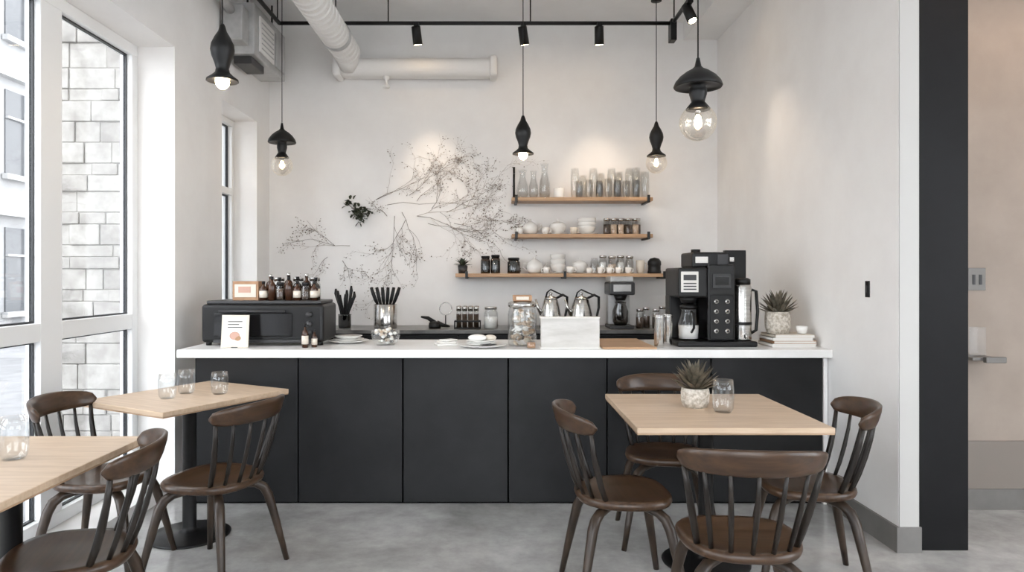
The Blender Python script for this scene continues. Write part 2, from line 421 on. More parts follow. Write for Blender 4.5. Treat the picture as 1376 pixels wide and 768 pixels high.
def shelf(z, x0, x1, br):
    s = B('floating_shelf')
    s.box(x0, x1, 6.24, 6.498, z-.032, z, 'shelfwood', .003)
    for x in br:
        s.box(x-.012, x+.012, 6.23, 6.498, z-.047, z-.032, 'black', .002); s.box(x-.012, x+.012, 6.225, 6.24, z-.047, z+.02, 'black', .002)
    return s
Z1, Z2, Z3 = 2.10, 1.775, 1.425
s = shelf(Z1, .15, 1.40, (.19, 1.36)); s.tube([(.175,6.46,Z1),(.175,6.46,Z1+.30)], .01, 'black', 8); s.tube([(.175,6.46,Z1+.24),(.175,6.36,Z1+.24)], .008, 'black', 8); s.done(centre=False)
shelf(Z2, .15, 1.40, (.19, 1.36)).done(centre=False)
shelf(Z3, -.35, 1.60, (-.25, .62, 1.5)).done(centre=False)

# vessels
def tumbler(name, x, y, z, r=.04, h=.12, mat='glass'):
    b = B(name); b.shell([(r*.72,0),(r*.92,h*.12),(r,h*.4),(r*.97,h*.75),(r*.88,h)], (x,y,z), mat, 24, .002); return b.done()
def cup_prof(r, h): return [(r*.55,0),(r*.8,h*.12),(r*.97,h*.5),(r,h)]
def mug(name, x, y, z, r=.04, h=.08, mat='ceramic', az=0):
    b = B(name); b.shell(cup_prof(r, h), (x,y,z), mat, 24, .004)
    c_, s_ = math.cos(az), math.sin(az)
    b.tube([(x+c_*(r*.9), y+s_*r*.9, z+h*.8), (x+c_*(r*1.4), y+s_*r*1.4, z+h*.78), (x+c_*(r*1.55), y+s_*r*1.55, z+h*.5), (x+c_*(r*1.3), y+s_*r*1.3, z+h*.25), (x+c_*r*.85, y+s_*r*.85, z+h*.25)], .005, mat, 8)
    return b.done()
def bowls(name, x, y, z, r, n, mat='ceramic', h=.05, lid=False):
    b = B(name)
    b.lathe([(.0001,0),(r*1.15,.006),(r*1.25,.012),(r*1.1,.012),(.0001,.009)], (x,y,z), mat, 28)
    zz = z+.009
    for i in range(n):
        b.shell([(r*.45,0),(r*.8,h*.3),(r*.98,h*.75),(r,h)], (x,y,zz), mat, 28, .004); zz += h*.55
    if lid:
        zz += h*.42
        b.lathe([(r*.98,0),(r*.9,.015),(r*.5,.032),(.012,.038),(.008,.045),(.014,.055),(.0001,.062)], (x,y,zz), mat, 28)
    return b.done()
def teapot(name, x, y, z, r=.06, mat='ceramic', az=0):
    b = B(name)
    b.lathe([(.0001,0),(r*.6,0),(r*.9,r*.3),(r,r*.75),(r*.88,r*1.2),(r*.5,r*1.5),(r*.45,r*1.55),(r*.2,r*1.7),(.008,r*1.75),(.014,r*1.9),(.0001,r*2.0)], (x,y,z), mat, 28)
    c_, s_ = math.cos(az), math.sin(az)
    b.tube([(x+c_*r*.85,y+s_*r*.85,z+r*.5),(x+c_*r*1.3,y+s_*r*1.3,z+r*.8),(x+c_*r*1.5,y+s_*r*1.5,z+r*1.35)], [.014,.010,.006], mat, 10)
    b.tube([(x-c_*r*.8,y-s_*r*.8,z+r*1.25),(x-c_*r*1.35,y-s_*r*1.35,z+r*1.2),(x-c_*r*1.45,y-s_*r*1.45,z+r*.7),(x-c_*r*.95,y-s_*r*.95,z+r*.4)], .006, mat, 8)
    return b.done()
def jar(name, x, y, z, r=.035, h=.12, fill=None, lid='steel', gm='glass', fr=.6):
    b = B(name)
    b.shell([(r*.95,0),(r,.01),(r,h*.8),(r*.82,h*.9),(r*.82,h)], (x,y,z), gm, 24, .0025)
    if fill: b.lathe([(.0001,.004),(r*.93,.004),(r*.93,h*fr),(.0001,h*fr+.004)], (x,y,z), fill, 20)
    if lid: b.lathe([(r*.88,h-.004),(r*.9,h+.014),(r*.85,h+.018),(.0001,h+.018)], (x,y,z), lid, 24)
    return b.done()
random.seed(11)
def vase(x, y, z, r, h):
    b = B('glass_vase'); b.shell([(r*.7,0),(r,h*.15),(r*.9,h*.45),(r*.5,h*.75),(r*.55,h*.9),(r*.75,h)], (x,y,z), 'glass', 24, .003); b.done()
vase(.25, 6.37, Z1, .055, .26); vase(.345, 6.30, Z1, .045, .24); vase(.45, 6.38, Z1, .055, .32)
b = B('pillar_candle'); b.lathe([(.0001,0),(.045,0),(.047,.01),(.047,.085),(.042,.09),(.0001,.086)], (.575,6.32,Z1), 'ceramic', 24); b.tube([(.575,6.32,Z1+.08),(.575,6.32,Z1+.10)], .002, 'black', 6); b.done()
for i, x in enumerate([.72,.80,.885,.965,1.05,1.13,1.21,1.29,1.35]):
    tumbler('drinking_glass', x, 6.34+.09*(i % 2), Z1, .040, [.27,.22,.27,.24,.27,.25,.27,.29,.24][i])
for x, hh in ((.75,.15),(.84,.16),(.93,.15),(1.01,.17),(1.09,.16),(1.17,.15),(1.26,.16)): tumbler('drinking_glass', x, 6.275, Z1, .034, hh)
# middle shelf
teapot('teapot', .32, 6.38, Z2, .072, 'ceramic', .3); bowls('covered_bowl', .57, 6.38, Z2, .078, 1, lid=True, h=.075)
bowls('bowl_stack', .83, 6.38, Z2, .085, 3, h=.066)
for x in (1.0, 1.065, 1.13, 1.195, 1.26): jar('spice_jar', x, 6.32, Z2, .029, .125, 'coffee' if random.random() < .5 else 'cookie', 'steel', fr=.7)
for x in (1.03, 1.10, 1.165, 1.23, 1.3): jar('spice_jar', x, 6.42, Z2, .029, .135, 'coffee', 'steel', fr=.7)
mug('coffee_mug', .45, 6.28, Z2, .032, .06, 'ceramic'); mug('coffee_mug', .70, 6.275, Z2, .030, .06, 'cream'); mug('coffee_mug', .22, 6.275, Z2, .03, .055, 'ceramic', pi)
# bottom shelf
p = B('potted_succulent'); p.lathe([(.0001,0),(.038,0),(.045,.07),(.04,.072),(.0001,.06)], (-.29,6.36,Z3), 'darkgrey', 20)
for k in range(30): p.leaf((-.29,6.36,Z3+.06), k*2.4, 1.45-(k % 9)*.13, .08+.02*random.random(), .022, 'leafd')
p.done()
for x, hh in ((-.085, .14), (.005, .15)): jar('black_canister', x, 6.36, Z3, .043, hh, 'coffee', 'black', 'smoke', .9)
jar('black_canister', .17, 6.36, Z3, .058, .125, 'coffee', 'black', 'smoke', .8)
teapot('teapot', .36, 6.38, Z3, .078, 'ceramic', .2); bowls('bowl_stack', .57, 6.39, Z3, .070, 3, h=.078); bowls('covered_bowl', .77, 6.39, Z3, .070, 1, lid=True, h=.075)
mug('coffee_mug', .67, 6.275, Z3, .034, .06); mug('coffee_mug', .46, 6.272, Z3, .030, .055, 'ceramic', pi); mug('coffee_mug', .84, 6.27, Z3, .028, .05, 'ceramic')
for i, x in enumerate([.90,.98,1.06,1.14,1.22]):
    if i % 2: jar('sugar_jar', x, 6.40, Z3, .038, .145, 'ceramic', 'steel', fr=.7)
    else: jar('glass_canister', x, 6.38, Z3, .038, .14, 'cookie' if i == 2 else None, None if i == 0 else 'steel')
for x in (.94, 1.02, 1.10, 1.19): mug('espresso_cup', x, 6.285, Z3, .028, .055, 'ceramic', -.4)
mug('coffee_mug', 1.31, 6.35, Z3, .038, .12, 'cream', 0)
g = B('coffee_grinder'); g.lathe([(.0001,0),(.06,0),(.06,.02),(.055,.03),(.055,.07),(.06,.08),(.058,.11),(.04,.135),(.0001,.145)], (1.44,6.36,Z3), 'black', 28); g.done()

# wall branches
random.seed(21)
def W(px, py): return ((px-665)*.00685, 1.4+(371-py)*.00685)
bb = B('dried_branch_mural')
def grow(x, z, ang, ln, r, depth):
    n = 6; pts = [(x, 6.494, z)]; rs = [r]
    for i in range(n):
        ang += random.uniform(-.3, .3)
        x += math.cos(ang)*ln/n; z += math.sin(ang)*ln/n
        pts.append((x, 6.490 - .008*random.random(), z)); rs.append(r*(1-.11*(i+1)))
        if depth < 3 and random.random() < .55:
            grow(x, z, ang + random.choice((-1,1))*random.uniform(.35, .9), ln*random.uniform(.35, .6), r*.66, depth+1)
        if depth >= 1 and random.random() < .26:
            rr_ = random.uniform(.0028, .006); dx, dz = random.uniform(-.03,.03), random.uniform(-.03,.03)
            bb.ball((x+dx, 6.492, z+dz), rr_, 'twig' if random.random() < .5 else 'twig2', (1,.5,.8), 6)
    bb.tube(pts, rs, 'twig2' if (depth >= 2 or random.random() < .35) else 'twig', 5)
for px, py, a, ln in [(505,268,.6,.45),(505,268,.2,.7),(520,275,.0,.9),(560,290,-.15,.75),(560,290,.5,.65),(600,285,.3,.5),(610,300,-.2,.5),
                      (540,285,-1.1,.5),(530,290,-1.6,.6),(545,295,-1.9,.5),(520,290,2.4,.25),(575,300,-.5,.5),(550,262,.35,.5),
                      (450,330,2.4,.35),(450,330,2.9,.35),(440,345,-2.2,.25),(470,330,3.4,.45),(460,350,-1.2,.25),(560,270,1.2,.35),(625,280,1.0,.35),(640,300,.1,.35),(600,300,-.6,.5),(580,280,.8,.45)]:
    x, z = W(px, py); grow(x, z, a, ln, .0022, 0)
bb.done(centre=False)
sp = B('hanging_leaf_sprig')
cx, cz = W(480, 284)
for k in range(85):
    t = random.choice([(-.07,.07),(-.03,.03),(0,0),(.03,-.08),(.09,.01),(.05,-.03),(-.01,-.02)])
    sp.leaf((cx+t[0]+random.gauss(0,.020), 6.465, cz+t[1]+random.gauss(0,.020)), random.uniform(pi*1.05, 2*pi-.1), random.uniform(-1.2, 1.2), .042, .030, 'leafd')
sp.tube([(cx-.09,6.494,cz+.07),(cx,6.47,cz),(cx+.07,6.48,cz-.09)], .003, 'twig', 6)
sp.tube([(cx-.02,6.494,cz),(cx+.03,6.47,cz+.04),(cx+.13,6.485,cz+.02)], .003, 'twig', 6)
sp.done(centre=False)

# ------------------------------------------------------------------ things on front counter
o = B('countertop_oven')
o.box(-1.885, -1.10, 4.52, 4.90, FZ+.02, FZ+.265, 'black', .022, seg=4)
o.box(-1.86, -1.12, 4.54, 4.88, FZ+.265, FZ+.288, 'darkgrey', .008)
o.box(-1.80, -1.30, 4.512, 4.525, FZ+.06, FZ+.21, 'blackgloss', .004)
o.tube([(-1.76,4.49,FZ+.222),(-1.34,4.49,FZ+.222)], .008, 'darkgrey', 10)
for x in (-1.74, -1.36): o.tube([(x,4.52,FZ+.222),(x,4.49,FZ+.222)], .006, 'darkgrey', 8)
for z in (.08, .14, .20): o.tube([(-1.19,4.525,FZ+z),(-1.19,4.50,FZ+z)], .02, 'darkgrey', 16)
o.tube([(-1.885,4.70,FZ+.2),(-1.915,4.70,FZ+.2),(-1.915,4.78,FZ+.2),(-1.885,4.78,FZ+.2)], .006, 'black', 8)
for x in (-1.85, -1.13):
    for y in (4.56, 4.86): o.tube([(x,y,FZ),(x,y,FZ+.03)], .018, 'black', 12)
o.box(-1.80, -1.15, 4.50, 4.53, FZ+.02, FZ+.04, 'darkgrey', .004)
o.done()
OZ = FZ+.288
o = B('tea_box'); o.box(-1.72, -1.55, 4.62, 4.74, OZ, OZ+.125, 'card', .003); o.box(-1.705, -1.565, 4.616, 4.62, OZ+.02, OZ+.105, 'cream'); o.box(-1.68, -1.60, 4.614, 4.616, OZ+.05, OZ+.09, 'pink'); o.done()
def bottle(name, x, y, z, r, h, mat='amber', lab=True, cap='black'):
    b = B(name); b.lathe([(.0001,0),(r,0),(r,h*.6),(r*.85,h*.68),(r*.35,h*.76),(r*.35,h*.9),(.0001,h*.9)], (x,y,z), mat, 20)
    b.lathe([(r*.4,h*.86),(r*.42,h),(.0001,h)], (x,y,z), cap, 16)
    if lab: b.lathe([(r+.0008,h*.15),(r+.0008,h*.5)], (x,y,z), 'cream', 20)
    return b.done()
for i, x in enumerate([-1.51,-1.455,-1.40,-1.345,-1.29,-1.235,-1.18]):
    if i % 3 == 2: jar('syrup_jar', x, 4.60, OZ, .027, .10, 'coffee', 'black', fr=.7)
    else: bottle('syrup_bottle', x, 4.60, OZ, .026, .125+.03*(i % 2), lab=i % 2 == 0)
for i, x in enumerate((-1.49, -1.43, -1.37, -1.31, -1.25, -1.19)): bottle('syrup_bottle', x, 4.68, OZ, .028, (.17,.15,.18,.155,.175,.15)[i], cap=('steel','black')[i % 2], mat=('amber','smoke')[i % 2], lab=i % 2 == 1)
for i, x in enumerate((-1.46, -1.33, -1.22)): jar('syrup_jar', x, 4.77, OZ, .04, .13, 'coffee', 'steel', fr=.7)
f = B('framed_menu_card')
mx = Matrix.Translation((-1.62, 4.38, FZ)) @ Matrix.Rotation(-.12, 4, 'X')
f.box(-.085, .085, 0, .012, .0015, .205, 'cream', .002, mx); f.box(-.07, .07, -.002, 0, .02, .19, 'paper', 0, mx)
f.ball((0,-.0025,.075), .032, 'pink', (1,.05,.8), 14, mx); f.ball((.02,-.003,.06), .02, 'card', (1,.05,.8), 14, mx)
for i in range(3): f.box(-.045, .045-.02*(i % 2), -.003, -.002, .125+i*.018, .130+i*.018, 'black', 0, mx)
f.box(-.02, .02, .0, .06, .0015, .006, 'black', 0, Matrix.Translation((-1.62, 4.38, FZ)))
f.done()
bottle('dropper_bottle', -1.185, 4.40, FZ, .02, .15); bottle('dropper_bottle', -1.135, 4.43, FZ, .018, .11)
p = B('serving_plate'); p.lathe([(.0001,0),(.07,0),(.13,.016),(.135,.02),(.128,.02),(.068,.008),(.0001,.007)], (-.98,4.72,FZ), 'ceramic', 36)
p.lathe([(.0001,0),(.06,0),(.10,.014),(.102,.018),(.06,.01),(.0001,.01)], (-.98,4.72,FZ+.012), 'ceramic', 36)
p.lathe([(.0001,0),(.05,0),(.09,.022),(.092,.026),(.05,.012),(.0001,.01)], (-.98,4.72,FZ+.024), 'ceramic', 36); p.done()
g = B('glass_sugar_bowl'); g.shell([(.06,0),(.085,.03),(.095,.07),(.09,.095)], (-.71,4.58,FZ), 'glass', 28, .003)
for k in range(46):
    a = random.uniform(0, 2*pi); q = random.uniform(0, .065)
    g.ball((-.71+q*math.cos(a), 4.58+q*math.sin(a), FZ+.015+random.random()*.09), .014, random.choice(['ceramic','cream','cookie','ceramic','smoke']), (1,1,.8), 8)
g.done()
p = B('plate_with_pastries'); p.lathe([(.0001,0),(.09,0),(.15,.014),(.155,.018),(.145,.018),(.085,.007),(.0001,.007)], (-.08,4.44,FZ), 'ceramic', 36)
for q in range(3): p.lathe([(.0001,0),(.06,0),(.095,.01),(.09,.012),(.0001,.006)], (-.09,4.46,FZ+.012+q*.01), 'ceramic', 32)
p.ball((-.11,4.45,FZ+.058), .05, 'ceramic', (1.2,.9,.45), 16); p.ball((-.03,4.48,FZ+.055), .04, 'cream', (1,.9,.5), 16)
p.lathe([(.0001,0),(.04,.0),(.055,.003),(.0001,.004)], (-.04,4.38,FZ+.02), 'darkgrey', 20)
p.done()
n = B('folded_napkin')
mx = R(-.31, 4.56, FZ, .3)
n.box(-.075, .06, -.06, .06, 0, .012, 'ceramic', .005, mx); n.box(-.06, .05, -.05, .05, .012, .026, 'paper', .006, mx)
n.box(-.04, .06, -.04, .035, .026, .038, 'ceramic', .005, R(-.31, 4.56, FZ, .7)); n.done()
j = B('cookie_jar'); j.shell([(.085,0),(.092,.012),(.092,.20),(.085,.235),(.082,.25)], (.175,4.52,FZ), 'glass', 32, .003)
random.seed(5)
for k in range(70):
    a = random.uniform(0, 2*pi); q = .07*math.sqrt(random.random())
    mxx = Matrix.Translation((.175+q*math.cos(a), 4.52+q*math.sin(a), FZ+.02+k*.003)) @ Matrix.Rotation(random.uniform(-.8,.8), 4, 'X') @ Matrix.Rotation(random.uniform(-.8,.8), 4, 'Y')
    j.lathe([(.0001,-.005),(.018,-.005),(.020,0),(.018,.005),(.0001,.006)], (0,0,0), random.choice(['cookie','cream','ceramic','cookie']), 12, mxx)
j.lathe([(.086,.25),(.09,.255),(.09,.275),(.07,.285),(.0001,.288)], (.175,4.52,FZ), 'steel', 28)
j.box(.115, .235, 4.46, 4.58, FZ+.288, FZ+.325, 'card', .004); j.box(.135, .215, 4.458, 4.46, FZ+.296, FZ+.316, 'cream')
j.done()
s = B('counter_sign_box'); s.box(.285, .645, 4.34, 4.42, FZ, FZ+.19, 'sign', .003); s.box(.28, .65, 4.335, 4.425, FZ+.186, FZ+.194, 'paper', .001); s.box(.28,.65,4.335,4.425,FZ,FZ+.006,'paper',.001); s.done()
b = B('butcher_block_board'); b.box(.66, .99, 4.30, 4.92, FZ, FZ+.012, 'shelfwood', .003); b.done()
jar('syrup_jar', .225, 4.36, FZ, .028, .045, 'card', None, fr=.8)
for x, y in ((1.03, 4.42), (1.105, 4.52)):
    t = B('steel_tumbler'); zz = FZ
    t.shell([(.027,0),(.03,.01),(.034,.19),(.035,.2)], (x, y, zz), 'steel', 24, .002)
    t.lathe([(.0355,.196),(.0365,.2),(.0355,.204)], (x,y,zz), 'steel', 24); t.done()
# coffee machine
m_ = B('coffee_machine')
m_.box(1.15, 1.655, 4.43, 4.82, FZ, FZ+.035, 'black', .01)
m_.box(1.16, 1.34, 4.68, 4.80, FZ+.035, FZ+.32, 'black', .006)
m_.box(1.16, 1.345, 4.45, 4.80, FZ+.31, FZ+.50, 'black', .012)
m_.box(1.175, 1.285, 4.445, 4.452, FZ+.345, FZ+.475, 'paper', .002)
m_.box(1.19, 1.27, 4.441, 4.446, FZ+.42, FZ+.455, 'darkgrey'); 
for i in range(3): m_.box(1.19, 1.27, 4.441, 4.446, FZ+.36+i*.018, FZ+.367+i*.018, 'darkgrey')
m_.lathe([(.0001,0),(.055,0),(.065,.02),(.068,.10),(.05,.15),(.045,.18),(.05,.2)], (1.25,4.55,FZ+.04), 'glass', 28)
m_.lathe([(.0001,.004),(.060,.006),(.064,.09),(.0001,.09)], (1.25,4.55,FZ+.04), 'ceramic', 24)
m_.lathe([(.052,.195),(.055,.215),(.03,.23),(.0001,.232)], (1.25,4.55,FZ+.04), 'black', 24)
m_.tube([(1.25,4.48,FZ+.22),(1.25,4.43,FZ+.21),(1.25,4.425,FZ+.12),(1.25,4.48,FZ+.09)], .008, 'black', 8)
m_.lathe([(.06,0),(.045,-.045),(.03,-.05),(.0001,-.05)], (1.25,4.55,FZ+.32), 'black', 24)
m_.box(1.345, 1.52, 4.45, 4.80, FZ+.035, FZ+.52, 'blackgloss', .01)
m_.box(1.36, 1.505, 4.444, 4.452, FZ+.05, FZ+.33, 'black', .004)
for r_ in range(4):
    for q in range(2):
        x = 1.395+q*.07; z = FZ+.10+r_*.062
        m_.tube([(x,4.45,z),(x,4.432,z)], [.017,.014], 'steel', 16); m_.tube([(x,4.433,z),(x,4.429,z)], .008, 'darkgrey', 12)
m_.box(1.375, 1.49, 4.441, 4.448, FZ+.37, FZ+.46, 'darkgrey', .003); m_.box(1.39, 1.475, 4.437, 4.442, FZ+.39, FZ+.44, 'blackgloss')
m_.box(1.26, 1.50, 4.50, 4.78, FZ+.50, FZ+.60, 'black', .012)
m_.box(1.42, 1.49, 4.495, 4.50, FZ+.52, FZ+.585, 'darkgrey', .002)
m_.box(1.28, 1.36, 4.494, 4.50, FZ+.53, FZ+.57, 'paper', .002)
m_.tube([(1.31,4.60,FZ+.60),(1.31,4.60,FZ+.62)], .03, 'black', 18)
m_.box(1.50, 1.64, 4.60, 4.64, FZ+.035, FZ+.615, 'black', .004)
m_.box(1.53, 1.56, 4.594, 4.60, FZ+.54, FZ+.57, 'steel', .002)
m_.lathe([(.0001,0),(.056,0),(.058,.01),(.058,.34),(.05,.36),(.0001,.362)], (1.585,4.52,FZ+.035), 'steel', 32)
m_.lathe([(.052,.36),(.052,.39),(.035,.40),(.0001,.40)], (1.585,4.52,FZ+.035), 'black', 28)
m_.tube([(1.64,4.52,FZ+.36),(1.675,4.52,FZ+.35),(1.685,4.52,FZ+.22),(1.675,4.52,FZ+.1),(1.64,4.52,FZ+.08)], .010, 'black', 10)
m_.lathe([(.0585,.10),(.0595,.105),(.0595,.115),(.0585,.12)], (1.585,4.52,FZ+.035), 'black', 28)
m_.tube([(1.585,4.465,FZ+.08),(1.585,4.44,FZ+.075),(1.585,4.44,FZ+.05)], .008, 'steel', 8)
m_.done()
k = B('book_stack'); zz = FZ
for i, (x0, x1, h, mt) in enumerate([(1.74,2.02,.022,'paper'),(1.75,2.02,.018,'card'),(1.745,2.0,.02,'paper'),(1.76,2.01,.018,'cream')]):
    k.box(x0, x1, 4.42, 4.66, zz, zz+.003, mt); k.box(x0+.004, x1-.004, 4.424, 4.656, zz+.003, zz+h-.003, 'paper'); k.box(x0, x1, 4.42, 4.66, zz+h-.003, zz+h, mt); k.box(x0, x0+.003, 4.42, 4.66, zz, zz+h, mt)
    zz += h
k.done()
def spiky(name, x, y, z, r, h, pm, lf, ln, n=44, wdt=.03):
    p = B(name)
    p.lathe([(.0001,0),(r*.82,0),(r*.98,h*.3),(r,h*.75),(r*.93,h),(r*.85,h),(r*.85,h*.9),(.0001,h*.88)], (x,y,z), pm, 32)
    for k in range(n):
        t = k/n; a = k*2.39996
        p.leaf((x+.012*math.cos(a), y+.012*math.sin(a), z+h*.85), a, 1.5-1.25*t, ln*(1-.25*t), wdt, lf, curl=.3-.5*t)
    return p.done()
spiky('potted_succulent', 1.83, 4.56, zz, .08, .14, 'weave', 'leafg', .17)
c_ = B('espresso_cup'); c_.shell(cup_prof(.035,.05), (1.96,4.50,zz), 'ceramic', 24, .003); c_.done()

# ------------------------------------------------------------------ things on back counter
u = B('utensil_cup'); u.shell([(.05,0),(.055,.02),(.055,.11),(.058,.12)], (-1.31,6.15,BZ), 'smoke', 24, .003)
random.seed(9)
for k_ in range(9):
    a = k_*pi*2/9; t = .06+.05*random.random(); hh = .28+.10*random.random()
    px_, py_ = -1.31+math.cos(a)*t*1.0, 6.15+math.sin(a)*t*.6
    u.tube([(-1.31+.02*math.cos(a),6.15+.02*math.sin(a),BZ+.01),(-1.31+.035*math.cos(a),6.15+.03*math.sin(a),BZ+.14),(px_,py_,BZ+hh-.04),(px_,py_,BZ+hh)], [.006,.009,.015,.008], 'black', 8)
u.done()
u = B('knife_canister'); u.lathe([(.0001,0),(.098,0),(.1,.01),(.1,.205),(.094,.21),(.094,.2),(.0001,.19)], (-.95,6.12,BZ), 'steel', 32)
for k_ in range(6):
    x = -.95-.06+k_*.024; ti = (k_-2.5)*.018
    u.tube([(x,6.12,BZ+.19),(x+ti*.5,6.11,BZ+.24),(x+ti,6.11,BZ+.30),(x+ti*1.4,6.11,BZ+.355)], [.008,.015,.016,.013], 'black', 10)
u.done()
g = B('milk_frother'); g.lathe([(.0001,0),(.05,0),(.055,.02),(.05,.05),(.03,.06),(.0001,.065)], (-.52,6.1,BZ), 'black', 24)
g.tube([(-.52,6.1,BZ+.05),(-.58,6.1,BZ+.09),(-.64,6.1,BZ+.10)], [.02,.016,.008], 'black', 10); g.tube([(-.50,6.1,BZ+.05),(-.45,6.1,BZ+.03),(-.40,6.1,BZ+.02)], [.02,.015,.01], 'black', 10)
g.done()
g = B('hand_sieve'); pts = [(-.44+.055*math.cos(a*pi/12), 6.3, BZ+.16+.055*math.sin(a*pi/12)) for a in range(25)]
g.tube(pts, .004, 'steel', 8); g.tube([(-.44,6.3,BZ+.105),(-.44,6.3,BZ+.015)], .005, 'black', 8); g.lathe([(.0001,0),(.04,0),(.04,.01),(.0001,.015)], (-.44,6.3,BZ), 'black', 20); g.done()
g = B('jar_rack'); 
for x in (-.345, -.125): g.box(x-.004, x+.004, 6.02, 6.14, BZ, BZ+.07, 'black')
for z in (.0, .06): g.box(-.345, -.125, 6.02, 6.028, BZ+z, BZ+z+.01, 'black'); g.box(-.345, -.125, 6.132, 6.14, BZ+z, BZ+z+.01, 'black')
g.box(-.345, -.125, 6.02, 6.14, BZ, BZ+.004, 'black')
for x in (-.31,-.26,-.21,-.16):
    g.shell([(.022,0),(.024,.13),(.02,.15)], (x,6.08,BZ+.004), 'glass', 20, .002); g.lathe([(.0001,0),(.021,0),(.022,.12),(.0001,.12)], (x,6.08,BZ+.006), 'coffee', 18)
    g.lathe([(.023,.148),(.023,.19),(.0001,.193)], (x,6.08,BZ+.004), 'steel', 18)
g.done()
jar('steel_canister', -.035, 6.08, BZ, .062, .17, 'ceramic', 'steel', 'glass', .6)
jar('steel_canister', .20, 6.2, BZ, .05, .17, 'cookie', 'steel')
def kettle(x, y, z, s=1.):
    b = B('kettle')
    b.lathe([(.0001,0),(.085*s,0),(.092*s,.015),(.088*s,.10),(.070*s,.20),(.058*s,.245),(.055*s,.25)], (x,y,z), 'steel', 36)
    b.lathe([(.057*s,.248),(.05*s,.268),(.012,.28),(.012,.295),(.018,.305),(.0001,.312)], (x,y,z), 'steel', 30)
    b.lathe([(.094*s,0),(.096*s,.02),(.092*s,.025)], (x,y,z), 'black', 30)
    b.tube([(x-.075*s,y,z+.12),(x-.105*s,y,z+.18),(x-.125*s,y,z+.25)], [.020,.013,.008], 'steel', 12)
    b.tube([(x+.05*s,y,z+.262),(x+.10*s,y,z+.29),(x+.135*s,y,z+.27),(x+.135*s,y,z+.18),(x+.115*s,y,z+.08),(x+.085*s,y,z+.05)], [.010,.012,.012,.011,.010,.008], 'black', 10)
    b.tube([(x-.045*s,y,z+.25),(x-.03*s,y,z+.31),(x,y,z+.335),(x+.05*s,y,z+.31),(x+.10*s,y,z+.285)], .007, 'black', 8)
    b.done()
kettle(.485, 6.12, BZ, 1.05); kettle(.745, 6.08, BZ, 1.12)
m_ = B('drip_coffee_maker')
m_.box(.98, 1.19, 6.0, 6.28, BZ, BZ+.03, 'darkgrey', .008); m_.box(.99, 1.18, 6.17, 6.28, BZ+.03, BZ+.30, 'greymetal', .008)
m_.box(.975, 1.195, 6.0, 6.28, BZ+.29, BZ+.40, 'darkgrey', .012); m_.box(.985, 1.185, 6.01, 6.27, BZ+.40, BZ+.45, 'greymetal', .01)
m_.box(1.01, 1.16, 5.995, 6.0, BZ+.32, BZ+.38, 'greymetal', .002)
m_.lathe([(.0001,0),(.05,0),(.066,.03),(.068,.12),(.045,.18),(.05,.2),(.0001,.205)], (1.085,6.09,BZ+.03), 'smoke', 28)
m_.tube([(1.085,6.03,BZ+.2),(1.085,5.985,BZ+.19),(1.085,5.985,BZ+.1),(1.085,6.03,BZ+.08)], .008, 'black', 8)
m_.lathe([(.06,0),(.04,-.05),(.0001,-.05)], (1.085,6.09,BZ+.29), 'black', 24)
m_.done()
for x, y, hh in [(1.25,6.08,.15),(1.32,6.15,.16),(1.39,6.08,.15),(1.46,6.15,.17),(1.53,6.08,.15)]: jar('glass_canister', x, y, BZ, .034, hh, 'coffee' if x < 1.4 else 'cookie', 'steel', fr=.65)
t = B('glass_bottle')
t.shell([(.04,0),(.04,.22),(.015,.30),(.015,.34)], (1.70,6.2,BZ), 'glass', 20, .003); t.done()

# wall devices
s = B('wall_switch'); s.box(2.042, 2.05, 3.85, 3.89, 1.285, 1.375, 'black', .002); s.box(2.038, 2.042, 3.862, 3.878, 1.31, 1.35, 'darkgrey', .001); s.done()
M['plate'] = flat('plate_metal', (.20,.19,.18), .45, .3)
s = B('outlet_plate'); s.box(2.85, 2.955, 4.242, 4.25, 1.315, 1.45, 'plate', .002)
for x in (2.875, 2.915): s.box(x, x+.015, 4.238, 4.243, 1.35, 1.41, 'darkgrey')
s.done()
s = B('metal_ledge_with_glass_holder'); s.box(2.80, 2.95, 4.13, 4.25, .905, .925, 'plate', .004); s.box(2.86, 2.98, 4.10, 4.13, .895, .93, 'plate', .004); s.box(2.80, 2.90, 4.16, 4.235, .925, 1.10, 'glass', .003); s.done()

